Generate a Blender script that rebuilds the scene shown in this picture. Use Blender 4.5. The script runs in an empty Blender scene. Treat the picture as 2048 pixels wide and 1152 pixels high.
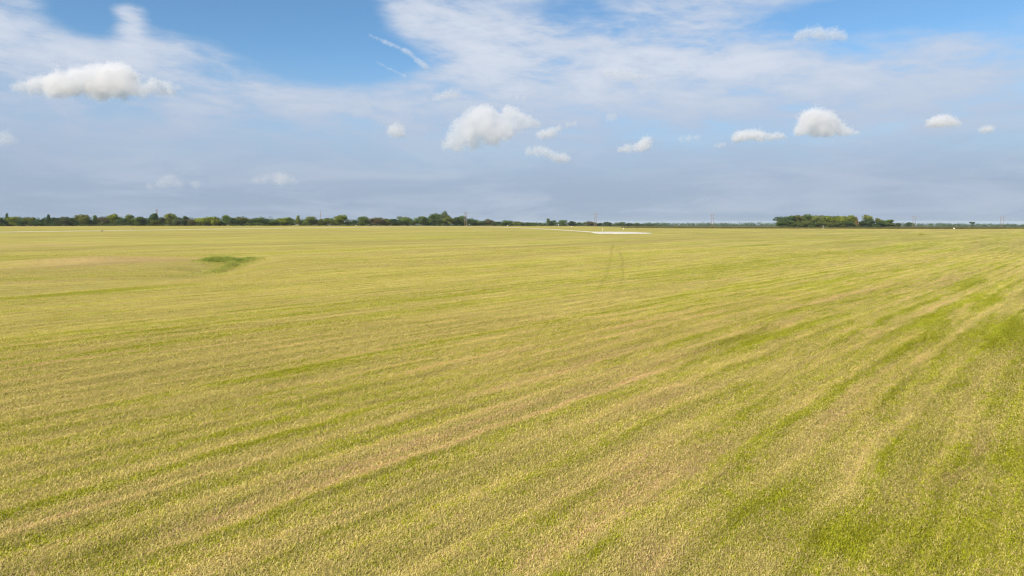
import bpy, bmesh, math, random
import numpy as np
from mathutils import Vector

random.seed(7)
rng = np.random.default_rng(11)
scene = bpy.context.scene
COL = scene.collection

# ------------------------------------------------------------------ camera
FPX = 1366.0            # focal length in photograph pixels (2048 wide)
CX, CY, HOR = 1024.0, 576.0, 444.0
PITCH = math.atan((CY - HOR) / FPX)
CAMH = 6.0
cam_data = bpy.data.cameras.new("camera")
cam_data.sensor_width = 36.0
cam_data.lens = 36.0 * FPX / 2048.0
cam_data.clip_start = 0.1
cam_data.clip_end = 80000.0
cam = bpy.data.objects.new("camera", cam_data)
cam.location = (0, 0, CAMH)
cam.rotation_euler = (math.pi / 2 - PITCH, 0, 0)
COL.objects.link(cam)
scene.camera = cam

def pix_dir(px, py):
    a, b = (px - CX) / FPX, (CY - py) / FPX
    s, c = math.sin(PITCH), math.cos(PITCH)
    d = Vector((a, c + b * s, -s + b * c))
    return d.normalized()

def pix_azel(px, py):
    d = pix_dir(px, py)
    return math.atan2(d.x, d.y), math.asin(d.z)

# ------------------------------------------------------------------ render settings
scene.view_settings.view_transform = 'Standard'
scene.view_settings.look = 'None'
scene.view_settings.gamma = 1.0
scene.view_settings.use_curve_mapping = False
scene.view_settings.exposure = 0.45
scene.render.engine = 'CYCLES'
scene.cycles.use_denoising = True
scene.cycles.denoiser = 'OPENIMAGEDENOISE'
scene.cycles.denoising_input_passes = 'RGB_ALBEDO'
scene.cycles.denoising_prefilter = 'NONE'
scene.cycles.max_bounces = 10
scene.cycles.diffuse_bounces = 2
scene.cycles.transmission_bounces = 3
scene.cycles.transparent_max_bounces = 12
scene.cycles.volume_bounces = 5
scene.cycles.use_adaptive_sampling = True
scene.cycles.adaptive_threshold = 0.006
scene.cycles.adaptive_min_samples = 16
scene.cycles.filter_width = 1.3

# ------------------------------------------------------------------ node helpers
class S:
    """A socket with arithmetic: every operation adds a Math node."""
    def __init__(self, tree, sock):
        self.t, self.s = tree, sock
    def _m(self, op, *args, clamp=False):
        n = self.t.nodes.new('ShaderNodeMath')
        n.operation = op
        n.use_clamp = clamp
        for i, a in enumerate((self,) + args):
            if isinstance(a, S):
                self.t.links.new(a.s, n.inputs[i])
            else:
                n.inputs[i].default_value = a
        return S(self.t, n.outputs[0])
    def __add__(self, o): return self._m('ADD', o)
    __radd__ = __add__
    def __sub__(self, o): return self._m('SUBTRACT', o)
    def __rsub__(self, o): return self._m('MULTIPLY', -1.0)._m('ADD', o)
    def __mul__(self, o): return self._m('MULTIPLY', o)
    __rmul__ = __mul__
    def __truediv__(self, o): return self._m('DIVIDE', o)
    def clamp(self): return self._m('ADD', 0.0, clamp=True)
    def exp(self): return self._m('EXPONENT')
    def f(self, op, *a): return self._m(op, *a)
    def smooth(self, lo, hi, a=0.0, b=1.0):
        n = self.t.nodes.new('ShaderNodeMapRange')
        n.interpolation_type = 'SMOOTHSTEP'
        self.t.links.new(self.s, n.inputs['Value'])
        n.inputs['From Min'].default_value = lo
        n.inputs['From Max'].default_value = hi
        n.inputs['To Min'].default_value = a
        n.inputs['To Max'].default_value = b
        return S(self.t, n.outputs['Result'])

def const_vec(tree, x, y, z):
    n = tree.nodes.new('ShaderNodeCombineXYZ')
    for i, a in enumerate((x, y, z)):
        if isinstance(a, S):
            tree.links.new(a.s, n.inputs[i])
        else:
            n.inputs[i].default_value = a
    return n.outputs[0]

def noise(tree, vec, scale=1.0, detail=4.0, rough=0.55, dist=0.0):
    n = tree.nodes.new('ShaderNodeTexNoise')
    tree.links.new(vec, n.inputs['Vector'])
    n.inputs['Scale'].default_value = scale
    n.inputs['Detail'].default_value = detail
    n.inputs['Roughness'].default_value = rough
    n.inputs['Distortion'].default_value = dist
    return S(tree, n.outputs[0])

def mix_col(tree, fac, a, b):
    n = tree.nodes.new('ShaderNodeMix')
    n.data_type = 'RGBA'
    if isinstance(fac, S):
        tree.links.new(fac.s, n.inputs[0])
    else:
        n.inputs[0].default_value = fac
    for i, c in ((6, a), (7, b)):
        if isinstance(c, (tuple, list)):
            n.inputs[i].default_value = tuple(c)[:3] + (1.0,)
        else:
            tree.links.new(c, n.inputs[i])
    return n.outputs[2]

def mul_col(tree, col, fac):
    n = tree.nodes.new('ShaderNodeMix')
    n.data_type = 'RGBA'
    n.blend_type = 'MULTIPLY'
    n.inputs[0].default_value = 1.0
    tree.links.new(col, n.inputs[6])
    c = tree.nodes.new('ShaderNodeCombineColor')
    for i in range(3):
        tree.links.new(fac.s, c.inputs[i])
    tree.links.new(c.outputs[0], n.inputs[7])
    return n.outputs[2]

# ------------------------------------------------------------------ world: hazy blue sky with high veil cloud
SUN_EL, SUN_AZ = math.radians(38.0), math.radians(-142.0)   # azimuth from +Y towards +X: behind, to the left
world = bpy.data.worlds.new("World")
scene.world = world
world.use_nodes = True
world.cycles.sampling_method = 'MANUAL'
world.cycles.sample_map_resolution = 256
wt = world.node_tree
wt.nodes.clear()
w_out = wt.nodes.new('ShaderNodeOutputWorld')
w_bg = wt.nodes.new('ShaderNodeBackground')
w_bg.inputs['Strength'].default_value = 0.1
wt.links.new(w_bg.outputs[0], w_out.inputs[0])
sky = wt.nodes.new('ShaderNodeTexSky')
sky.sky_type = 'NISHITA'
sky.sun_disc = False
sky.sun_elevation = SUN_EL
sky.sun_rotation = SUN_AZ
sky.altitude = 100.0
sky.air_density = 1.0
sky.dust_density = 0.2
sky.ozone_density = 3.0
w_tc = wt.nodes.new('ShaderNodeTexCoord')
w_sep = wt.nodes.new('ShaderNodeSeparateXYZ')
wt.links.new(w_tc.outputs['Generated'], w_sep.inputs[0])
wx, wy, wz = (S(wt, w_sep.outputs[i]) for i in range(3))
w_az = wx.f('ARCTAN2', wy)
w_el = wz.f('ARCSINE')
# thin wind-drawn ice cloud, stretched along the horizon
n_big = noise(wt, const_vec(wt, wx * 3.2, wy * 3.2, wz * 11.0), 1.0, 6.0, 0.60, 0.2)
n_fine = noise(wt, const_vec(wt, wx * 11.0 + wz * 9.0, wy * 11.0 + 4.0, wz * 38.0), 1.0, 7.0, 0.62, 0.2)
veil = n_big * 0.48 + n_fine * 0.52
# where the real veil lies thick (+) and where blue shows through (-): photograph position, spread, weight
VEIL = [
    (960, 66, 130, 36, .26), (800, 16, 40, 22, .14), (840, 45, 45, 22, .12), (190, 115, 200, 36, .17), (390, 85, 70, 25, .16),
    (258, 48, 20, 26, .34), (285, 22, 22, 12, .30), (245, 22, 18, 8, .2), (15, 20, 45, 30, .22), (610, 205, 150, 40, .16), (1000, 165, 240, 45, .16),
    (1400, 65, 190, 70, .18), (1420, 175, 240, 45, .12), (1880, 130, 210, 60, .12), (330, 225, 330, 45, .12),
    (1900, 235, 200, 25, .06), (70, 90, 90, 30, .10),
    (600, 75, 130, 75, -.28), (690, 135, 80, 28, -.24), (420, 20, 150, 30, -.14), (130, 40, 90, 26, -.16),
    (1130, 18, 70, 18, -.20), (1760, 14, 180, 26, -.26), (1640, 55, 90, 22, -.10), (2050, 180, 40, 40, -.12),
    (1110, 80, 60, 14, -.10), (500, 45, 120, 40, -.16), (330, 14, 70, 16, -.16), (150, 52, 70, 18, -.12), (735, 70, 40, 50, -.10), (800, 112, 50, 22, -.20), (560, 250, 110, 14, -.08), (1960, 40, 90, 30, -.12),
]
veil_bumps = None
for px, py, sx, sy, wgt in VEIL:
    az0, el0 = pix_azel(px, py)
    a = (w_az - az0) * (FPX / sx)
    b = (w_el - el0) * (FPX / sy)
    bump = (((a * a) + (b * b)) * -0.5).exp() * wgt
    veil_bumps = bump if veil_bumps is None else veil_bumps + bump
veil = veil + veil_bumps * n_fine.smooth(.25, .75, .6, 1.4)
veil_f = veil.smooth(0.38, 0.72)
haze_f = w_el.smooth(math.radians(2.5), math.radians(14.0), .97, 0.0)
n_bank = noise(wt, const_vec(wt, wx * 4.0, wy * 4.0 + 7.0, wz * 24.0), 1.0, 6.0, 0.6, 0.5)
low = mix_col(wt, w_el.smooth(math.radians(0.0), math.radians(7.5)), (2.50, 3.15, 4.15), (2.92, 3.62, 4.80))
bank_col = mix_col(wt, n_bank.smooth(0.42, 0.66) * .85, low, (3.35, 3.90, 4.85))
blue_n = wt.nodes.new('ShaderNodeMix'); blue_n.data_type = 'RGBA'; blue_n.blend_type = 'MULTIPLY'
blue_n.inputs[0].default_value = 1.0
wt.links.new(sky.outputs[0], blue_n.inputs[6]); blue_n.inputs[7].default_value = (.70, .91, 1.0, 1)
blue = blue_n.outputs[2]
veil_col = mix_col(wt, veil.smooth(.55, .95), (3.95, 4.60, 5.65), (5.2, 5.55, 6.2))
c1 = mix_col(wt, veil_f * .93, blue, veil_col)
c2 = mix_col(wt, haze_f, c1, bank_col)
wt.links.new(c2, w_bg.inputs['Color'])

sun_data = bpy.data.lights.new("sun", 'SUN')
sun_data.energy = 5.0
sun_data.angle = math.radians(0.5)
sun_data.color = (1.0, 0.90, 0.74)
sun = bpy.data.objects.new("sun", sun_data)
sd = Vector((math.sin(SUN_AZ) * math.cos(SUN_EL), math.cos(SUN_AZ) * math.cos(SUN_EL), math.sin(SUN_EL)))
sun.rotation_euler = sd.to_track_quat('Z', 'Y').to_euler()
sun.location = (-30, -30, 60)
COL.objects.link(sun)

# ------------------------------------------------------------------ terrain
# gentle relief: control heights (x, y, z, reach)
def row_pt(px, y, py):
    return ((px - CX) / FPX * y, y, CAMH - (py - HOR) / FPX * y)
CTRL = [row_pt(-250, 560, 453.5), row_pt(0, 580, 452), row_pt(200, 610, 451.5), row_pt(400, 640, 450.6), row_pt(700, 720, 450.2),
        row_pt(870, 830, 450.6), row_pt(1000, 950, 451.2), row_pt(1130, 1100, 452.0), row_pt(1250, 1250, 452.6), row_pt(1560, 740, 455.3),
        row_pt(1700, 740, 455.3), row_pt(1300, 650, 457.0), row_pt(1600, 620, 457.0), row_pt(1900, 600, 457.3),
        row_pt(2150, 600, 457.3), row_pt(2000, 1100, 454.3), row_pt(1700, 1150, 454.0), row_pt(1400, 1200, 453.6), row_pt(2300, 1100, 454.3),
        (0, 0, 0), (60, 120, 0), (-60, 120, .1), (130, 200, 0), (0, 220, 0), (-160, 220, .2), (0, 380, 0.0), (200, 380, 0), (-200, 380, 0.9),
        (-150, 60, 0), (150, 60, 0), (300, 300, 0), (-330, 380, 1.2), (0, -200, 0), (-300, -100, 0), (300, -100, 0), (420, 420, 0)]
CT = np.array(CTRL)
SW = np.array([(-47.0, 122.0, .25), (-42.5, 109.0, .75), (-39.0, 93.0, .85), (-36.0, 80.0, .60), (-37.5, 70.0, .40), (-42.0, 60.0, .42), (-50.0, 50.0, .40), (-66.0, 42.0, .3)])
def terrain(x, y):
    x = np.asarray(x, float); y = np.asarray(y, float)
    sh = x.shape
    x = x.ravel(); y = y.ravel()
    num = np.zeros_like(x); den = np.full_like(x, 1e-9)
    for cx, cy, cz in CT:
        sg = 55.0 + 0.17 * math.hypot(cx, cy)
        w = np.exp(-((x - cx) ** 2 + (y - cy) ** 2) / (2 * sg * sg)) + 1e-7
        num += w * cz; den += w
    z = num / den
    r = np.hypot(x, y)
    far = np.clip((r - 1250) / 700, 0, 1); far = far * far * (3 - 2 * far)
    z = z * (1 - far) + far * (-1.0 - 0.0042 * (r - 1000))
    near = np.clip((400 - r) / 250, 0, 1)
    z += near * (0.16 * np.sin(x * .045 + y * .021 + 1.0) * np.sin(y * .037 - x * .012) + .05 * np.sin(x * .13 + 2) * np.sin(y * .11))
    # the swale with the uncut grass
    best = np.full_like(x, 1e9); dep = np.zeros_like(x)
    for (ax, ay, ad), (bx, by, bd) in zip(SW[:-1], SW[1:]):
        ux, uy = bx - ax, by - ay
        t = np.clip(((x - ax) * ux + (y - ay) * uy) / (ux * ux + uy * uy), 0, 1)
        d = np.hypot(x - ax - t * ux, y - ay - t * uy)
        m = d < best
        best = np.where(m, d, best); dep = np.where(m, ad + t * (bd - ad), dep)
    z -= dep * np.exp(-(best / 4.2) ** 2)
    z += 0.75 * np.exp(-(((x + 66) / 26) ** 2 + ((y - 104) / 13) ** 2))
    z += 0.55 * np.exp(-(((x + 110) / 34) ** 2 + ((y - 165) / 18) ** 2))
    z += 0.28 * np.exp(-(((x + 22) / 9) ** 2 + ((y - 88) / 14) ** 2))
    return z.reshape(sh)
def tz(x, y):
    return float(terrain(np.array([x]), np.array([y]))[0])

def ground_at(px, py):
    """Where the line of sight through a photograph point meets the terrain."""
    d = pix_dir(px, py)
    t = 5.0 * np.exp(np.linspace(0, math.log(500), 6000))
    h = CAMH + d.z * t - terrain(d.x * t, d.y * t)
    idx = np.argmax(h < 0)
    if h[idx] >= 0:
        idx = len(t) - 1
    return Vector((d.x * t[idx], d.y * t[idx], float(terrain(d.x * t[idx:idx+1], d.y * t[idx:idx+1])[0])))

def new_obj(name, mesh, mat=None, parent=None):
    o = bpy.data.objects.new(name, mesh)
    COL.objects.link(o)
    if mat is not None and mesh is not None:
        if len(mesh.materials) == 0:
            mesh.materials.append(mat)
    if parent is not None:
        o.parent = parent
    return o

def tag(o, label=None, cat=None, group=None, kind=None):
    if label: o["label"] = label
    if cat: o["category"] = cat
    if group: o["group"] = group
    if kind: o["kind"] = kind
    return o

def mesh_np(name, verts, faces_flat, nper, smooth=False):
    """Mesh from arrays; faces_flat holds nper indices for each face."""
    verts = np.asarray(verts, np.float32)
    faces_flat = np.asarray(faces_flat, np.int32).ravel()
    nf = len(faces_flat) // nper
    me = bpy.data.meshes.new(name)
    me.vertices.add(len(verts)); me.vertices.foreach_set("co", verts.ravel())
    me.loops.add(len(faces_flat)); me.loops.foreach_set("vertex_index", faces_flat)
    me.polygons.add(nf)
    me.polygons.foreach_set("loop_start", np.arange(nf, dtype=np.int32) * nper)
    me.update(calc_edges=True)
    if smooth:
        me.polygons.foreach_set("use_smooth", np.ones(nf, bool))
    return me

# ------------------------------------------------------------------ field colour, shared by the soil sheet and the blades
ROW_W = 1.45                       # width of one mower pass
HEAD = math.radians(41.0)          # direction of the mowing rows, right of straight ahead
SINH, COSH = math.sin(HEAD), math.cos(HEAD)
def spot(px, py, lu, lv):
    p = ground_at(px, py)
    return p.x * SINH + p.y * COSH, p.x * COSH - p.y * SINH, lu, lv
GREEN_SPOTS = [spot(2010, 665, 6.5, 1.1) + (.9,), spot(1975, 600, 4.5, .8) + (.7,), spot(1880, 672, 3.0, .7) + (.35,), spot(1500, 675, 3.2, .8) + (.5,),
               spot(1950, 566, 6.0, .7) + (.5,), spot(1860, 640, 4.0, .8) + (.4,), spot(1530, 1010, 1.8, .7) + (.5,), spot(1720, 1090, 1.4, .8) + (.7,),
               spot(1960, 1090, 2.5, 1.2) + (.6,), spot(205, 1112, .7, .25) + (.6,), spot(600, 745, 2.4, .5) + (.4,), spot(1850, 900, 2.5, .5) + (.35,),
               spot(2030, 930, 1.5, .6) + (.5,), spot(1520, 491, 16, 1.5) + (.4,), spot(40, 596, 7, 1.3) + (.35,), spot(180, 585, 7, 1.3) + (.35,), spot(310, 573, 7, 1.3) + (.3,), spot(640, 518, 12, 2.0) + (.3,), spot(560, 553, 8, 1.0) + (.35,)]
TAN_SPOTS = [spot(1300, 945, 2.6, .8) + (.6,), spot(1330, 795, 2.8, .6) + (.55,), spot(1180, 720, 5.0, 1.5) + (.4,), spot(1960, 900, 1.1, .16) + (.8,),
             spot(1890, 958, .8, .2) + (.7,), spot(1310, 1112, .7, .3) + (.7,), spot(1800, 1110, .5, .2) + (.8,), spot(1700, 830, 3.0, .5) + (.45,),
             spot(330, 518, 7, 7) + (0.36,), spot(250, 516, 8, 8) + (0.36,), spot(170, 521, 7, 7) + (0.30,), spot(80, 530, 7, 8) + (0.30,), spot(60, 488, 16, 14) + (0.48,), spot(140, 492, 14, 10) + (0.30,), spot(560, 525, 9, 4) + (.35,), spot(470, 560, 8, 3) + (.4,),
             spot(870, 830, 1.4, .3) + (.5,), spot(1420, 620, 14, 1.6) + (.5,), spot(1700, 585, 20, 1.3) + (.5,)]

field_group = bpy.data.node_groups.new("field_colour", 'ShaderNodeTree')
field_group.interface.new_socket("Position", in_out='INPUT', socket_type='NodeSocketVector')
for nm in ("Fresh", "Bare"):
    field_group.interface.new_socket(nm, in_out='INPUT', socket_type='NodeSocketFloat')
for nm in ("Green", "Tan", "Shade"):
    field_group.interface.new_socket(nm, in_out='OUTPUT', socket_type='NodeSocketFloat')
fg = field_group
g_in = fg.nodes.new('NodeGroupInput'); g_out = fg.nodes.new('NodeGroupOutput')
g_sep = fg.nodes.new('ShaderNodeSeparateXYZ')
fg.links.new(g_in.outputs[0], g_sep.inputs[0])
gx, gy = S(fg, g_sep.outputs[0]), S(fg, g_sep.outputs[1])
w1 = (gx * .030 + 1.0).f('SINE') * .6 + (gy * .025 + gx * .011).f('SINE') * .5
w2 = noise(fg, const_vec(fg, gx * .35, gy * .35, 3.0), 1.0, 1.0, .5)
gu = gx * SINH + gy * COSH
gv = gx * COSH - gy * SINH + w1 + w2 * 0.6
gv0 = gx * COSH - gy * SINH
n_band = noise(fg, const_vec(fg, gu * .007, gv * .20, 1.0), 1.0, 2.0, .6)
n_row = noise(fg, const_vec(fg, gu * .020, gv * .85, 2.0), 1.0, 3.0, .62)
n_row2 = noise(fg, const_vec(fg, gu * .14, gv * 2.6, 5.0), 1.0, 5.0, .72)
n_patch = noise(fg, const_vec(fg, gu * .12, gv * .85, 9.0), 1.0, 6.0, .74, .2)
n_clump = noise(fg, const_vec(fg, gx, gy, 0.0), 2.2, 6.0, .78)
n_far = noise(fg, const_vec(fg, gu * .0022, gv * .045, 7.0), 1.0, 3.0, .6)
green = (n_far - .5) * .6 + n_band * .3 + n_row * .55 + n_patch * .6 + n_row2 * .55 + n_clump * .8 - .125
# the rows near the right-hand corner hold more fresh growth
right = (gx - 2.0).smooth(0.0, 16.0) * ((gy * gy) * (-1.0 / 2600.0)).exp()
green = green + right * .15
tan = n_patch * -.45 + n_row2 * .85 + n_clump * .55 - .125 + n_row * -.5 + n_band * .5
# swaths left by the mower: a greener seam, its ridge shadow painted dark, and a paler combed line in every pass, broken up along their length
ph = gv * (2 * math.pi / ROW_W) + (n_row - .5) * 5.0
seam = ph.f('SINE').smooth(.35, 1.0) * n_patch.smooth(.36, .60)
comb = (ph + 2.3).f('SINE').smooth(.30, 1.0) * n_row2.smooth(.36, .58)
def row_height(x, y):
    """How tall the stubble stands across a mower pass (the seams were cut higher)."""
    v = x * COSH - y * SINH + .6 * np.sin(x * .030 + 1.0) + .5 * np.sin(y * .025 + x * .011)
    p_ = np.sin(v * 2 * math.pi / ROW_W)
    return .85 + .28 * np.clip((p_ - .35) / .65, 0, 1) ** 1.3
def spot_field(x, y, spots):
    """Strength of the placed patches at ground points (same numbers feed the sheet and the blades)."""
    u = x * SINH + y * COSH; v = x * COSH - y * SINH
    jit = .35 * np.sin(x * 2.1 + 1.3 * np.sin(y * 1.7)) + .25 * np.sin(y * 3.3 + x * .9)
    tot = np.zeros_like(x)
    for u0, v0, lu, lv, wgt in spots:
        j = jit * min(1.0, lv)
        tot += wgt * np.exp(-.7 * (((u - u0 + j) / lu) ** 2 + ((v - v0 + j * .7) / lv) ** 2))
    return tot
green_m = (green.smooth(1.22, 1.46, 0.14, 0.74) + seam * .17 - comb * .10 + S(fg, g_in.outputs['Fresh'])).clamp()
tan_m = (tan.smooth(0.42, 0.57, 0.0, 0.68) + comb * .26 + n_clump.smooth(.60, .74) * .45 + S(fg, g_in.outputs['Bare'])).clamp()
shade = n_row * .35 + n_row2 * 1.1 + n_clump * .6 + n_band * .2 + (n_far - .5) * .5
shade_m = shade.smooth(.95, 1.30, 0.82, 1.14) * (1.0 - seam * .11) * (1.0 + comb * .08)  # seam factor puts the ridge shadow into the field colour
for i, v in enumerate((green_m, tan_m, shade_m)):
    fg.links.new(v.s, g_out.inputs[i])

STRAW, STRAW2 = (.49, .405, .135), (.415, .362, .088)
GREEN, GREEN2 = (.32, .32, .022), (.20, .225, .016)
TAN, TAN2 = (.50, .36, .165), (.36, .25, .11)

def field_nodes(t, kind):
    geo = t.nodes.new('ShaderNodeNewGeometry')
    g = t.nodes.new('ShaderNodeGroup'); g.node_tree = field_group
    t.links.new(geo.outputs['Position'], g.inputs[0])
    for i, nm in ((1, 'fresh'), (2, 'bare')):
        an = t.nodes.new('ShaderNodeAttribute'); an.attribute_type = kind; an.attribute_name = nm
        t.links.new(an.outputs['Fac'], g.inputs[i])
    return geo, S(t, g.outputs[0]), S(t, g.outputs[1]), S(t, g.outputs[2])

def make_ground_mat():
    m = bpy.data.materials.new("mown_field_ground"); m.use_nodes = True
    t = m.node_tree; t.nodes.clear()
    out = t.nodes.new('ShaderNodeOutputMaterial')
    bs = t.nodes.new('ShaderNodeBsdfPrincipled')
    bs.inputs['Roughness'].default_value = 1.0
    bs.inputs['Specular IOR Level'].default_value = 0.05
    t.links.new(bs.outputs[0], out.inputs[0])
    geo, gr, tn, sh = field_nodes(t, 'GEOMETRY')
    sep = t.nodes.new('ShaderNodeSeparateXYZ'); t.links.new(geo.outputs['Position'], sep.inputs[0])
    x, y = S(t, sep.outputs[0]), S(t, sep.outputs[1])
    tu = x * SINH + y * COSH; tv = x * COSH - y * SINH
    fine = noise(t, const_vec(t, x, y, 0.0), 9.0, 5.0, .75)
    mid = noise(t, const_vec(t, tu * .5, tv * 1.3, 4.0), 1.0, 5.0, .72)
    streak = noise(t, const_vec(t, tu * .02, tv * .16, 8.0), 1.0, 5.0, .66)
    streak2 = noise(t, const_vec(t, tu * .005, tv * .05, 3.0), 1.0, 4.0, .62)
    straw = mix_col(t, mid.smooth(.35, .65), STRAW, STRAW2)
    grn = mix_col(t, fine.smooth(.3, .7), GREEN, GREEN2)
    tnc = mix_col(t, fine.smooth(.35, .7), TAN, TAN2)
    c = mix_col(t, (gr + (fine - .5) * .9).smooth(.15, .85), straw, grn)
    c = mix_col(t, (tn + (fine - .5) * .8).smooth(.2, .9) * .8, c, tnc)
    # rough pasture beyond the mown edge on the right, and the mixed farmland past it all
    past = (y + x * .09 - 662.0).smooth(0.0, 5.0) * x.smooth(90.0, 160.0)
    farm = (x * x + y * y).f('SQRT').smooth(1250.0, 1500.0)
    c = mix_col(t, past, c, (.17, .155, .055))
    c = mix_col(t, farm, c, (.11, .12, .06))
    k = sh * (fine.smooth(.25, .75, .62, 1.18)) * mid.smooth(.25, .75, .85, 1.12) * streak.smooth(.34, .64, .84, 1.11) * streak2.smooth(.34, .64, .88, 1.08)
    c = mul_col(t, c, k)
    t.links.new(c, bs.inputs['Base Color'])
    bmp = t.nodes.new('ShaderNodeBump')
    bmp.inputs['Strength'].default_value = 0.7
    bmp.inputs['Distance'].default_value = 0.10
    hh = fine * .5 + mid * .9 + sh * .5
    t.links.new(hh.s, bmp.inputs['Height'])
    t.links.new(bmp.outputs[0], bs.inputs['Normal'])
    return m

def make_blade_mat():
    m = bpy.data.materials.new("mown_grass_blade"); m.use_nodes = True
    t = m.node_tree; t.nodes.clear()
    out = t.nodes.new('ShaderNodeOutputMaterial')
    geo, gr, tn, sh = field_nodes(t, 'INSTANCER')
    tone = t.nodes.new('ShaderNodeAttribute'); tone.attribute_name = 'tone'
    tv = S(t, tone.outputs['Fac'])
    info = t.nodes.new('ShaderNodeObjectInfo')
    rv = S(t, info.outputs['Random'])
    r1 = (tv * 7.31 + rv * 3.7).f('FRACT')
    r2 = (tv * 13.7 + rv * 5.1).f('FRACT')
    straw = mix_col(t, r2, (.74, .615, .245), (.58, .495, .140))
    grn = mix_col(t, r2, (.48, .47, .034), (.26, .285, .020))
    tnc = mix_col(t, r2, (.76, .54, .29), (.52, .36, .18))
    r3 = (rv * 17.3).f('FRACT')
    isg = (gr * 1.05 + (r3 - .5) * .35 - r1).smooth(-.12, .12)
    ist = (tn * .9 + ((rv * 29.7).f('FRACT') - .5) * .4 - (r1 * 3.3).f('FRACT')).smooth(-.1, .1)
    c = mix_col(t, isg, straw, grn)
    c = mix_col(t, ist * (1.0 - isg * .6), c, tnc)
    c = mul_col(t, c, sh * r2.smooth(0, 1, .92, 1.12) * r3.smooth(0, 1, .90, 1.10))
    d = t.nodes.new('ShaderNodeBsdfDiffuse'); t.links.new(c, d.inputs[0])
    tr = t.nodes.new('ShaderNodeBsdfTranslucent'); t.links.new(c, tr.inputs[0])
    mx = t.nodes.new('ShaderNodeMixShader'); mx.inputs[0].default_value = .32
    t.links.new(d.outputs[0], mx.inputs[1]); t.links.new(tr.outputs[0], mx.inputs[2])
    t.links.new(mx.outputs[0], out.inputs[0])
    return m

def plain_mat(name, base, rough=.9, var=.2, scale=1.0, spec=.2, second=None):
    m = bpy.data.materials.new(name); m.use_nodes = True
    t = m.node_tree; bs = t.nodes['Principled BSDF']
    geo = t.nodes.new('ShaderNodeNewGeometry')
    n = noise(t, geo.outputs['Position'], scale, 5.0, .65)
    b2 = second or tuple(c * (1 - var) for c in base)
    t.links.new(mix_col(t, n.smooth(.3, .7), base, b2), bs.inputs['Base Color'])
    bs.inputs['Roughness'].default_value = rough
    bs.inputs['Specular IOR Level'].default_value = spec
    return m

M_ground = make_ground_mat()
M_blade = make_blade_mat()
M_gravel = plain_mat("pale_caliche", (.66, .62, .53), .95, .25, .35)
M_road = plain_mat("dusty_gravel", (.68, .63, .52), .95, .2, .3)
M_wood = plain_mat("weathered_pole_wood", (.30, .20, .14), .9, .35, 2.0)
M_metal = plain_mat("galvanised_metal", (.45, .45, .46), .5, .15, 3.0)
M_white = plain_mat("white_plastic", (.80, .79, .76), .5, .08, 2.0)
M_pipe = plain_mat("white_painted_pipe", (.75, .74, .72), .5, .15, 2.0)
M_stone = plain_mat("grey_stone", (.30, .28, .24), .9, .3, 2.0)

# ground sheet: rings about the viewpoint, fine near and coarse far, out past the horizon
def build_ground():
    nr = 250
    radii = np.concatenate([[0.5], 2.5 * np.exp(np.linspace(0, math.log(30000 / 2.5), nr))])
    front = np.linspace(-math.radians(56), math.radians(56), 440)
    back = np.linspace(math.radians(56), math.radians(304), 110)[1:-1]
    ang = np.concatenate([front, back])
    A, R = np.meshgrid(ang, radii)
    X = R * np.sin(A); Y = R * np.cos(A)
    Z = terrain(X, Y)
    na = len(ang); nr1 = len(radii)
    verts = np.stack([X, Y, Z], -1).reshape(-1, 3)
    i, j = np.meshgrid(np.arange(nr1 - 1), np.arange(na), indexing='ij')
    j2 = (j + 1) % na
    f = np.stack([i * na + j, i * na + j2, (i + 1) * na + j2, (i + 1) * na + j], -1).reshape(-1, 4)
    f = f[:, ::-1]
    # close the centre
    c = len(verts)
    verts = np.vstack([verts, [[0, 0, tz(0, 0)]]])
    jj = np.arange(na)
    cap = np.stack([np.full(na, c), (jj + 1) % na, jj, ], -1)
    me = mesh_np("ground", verts, f, 4, True)
    bm = bmesh.new(); bm.from_mesh(me); bm.verts.ensure_lookup_table()
    for a, b, d in cap:
        bm.faces.new((bm.verts[a], bm.verts[b], bm.verts[d]))
    bmesh.ops.recalc_face_normals(bm, faces=bm.faces)
    if bm.faces[0].normal.z < 0:
        bmesh.ops.reverse_faces(bm, faces=bm.faces)
    for fc in bm.faces: fc.smooth = True
    bm.to_mesh(me); bm.free()
    co = np.zeros(len(me.vertices) * 3, np.float32); me.vertices.foreach_get('co', co); co = co.reshape(-1, 3).astype(float)
    for nm, sp_ in (('fresh', GREEN_SPOTS), ('bare', TAN_SPOTS)):
        at = me.attributes.new(nm, 'FLOAT', 'POINT')
        at.data.foreach_set('value', spot_field(co[:, 0], co[:, 1], sp_).astype(np.float32))
    return tag(new_obj("ground", me, M_ground), "wide mown hay field of dry yellow-green stubble in faint rows", kind="structure")
build_ground()

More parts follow.
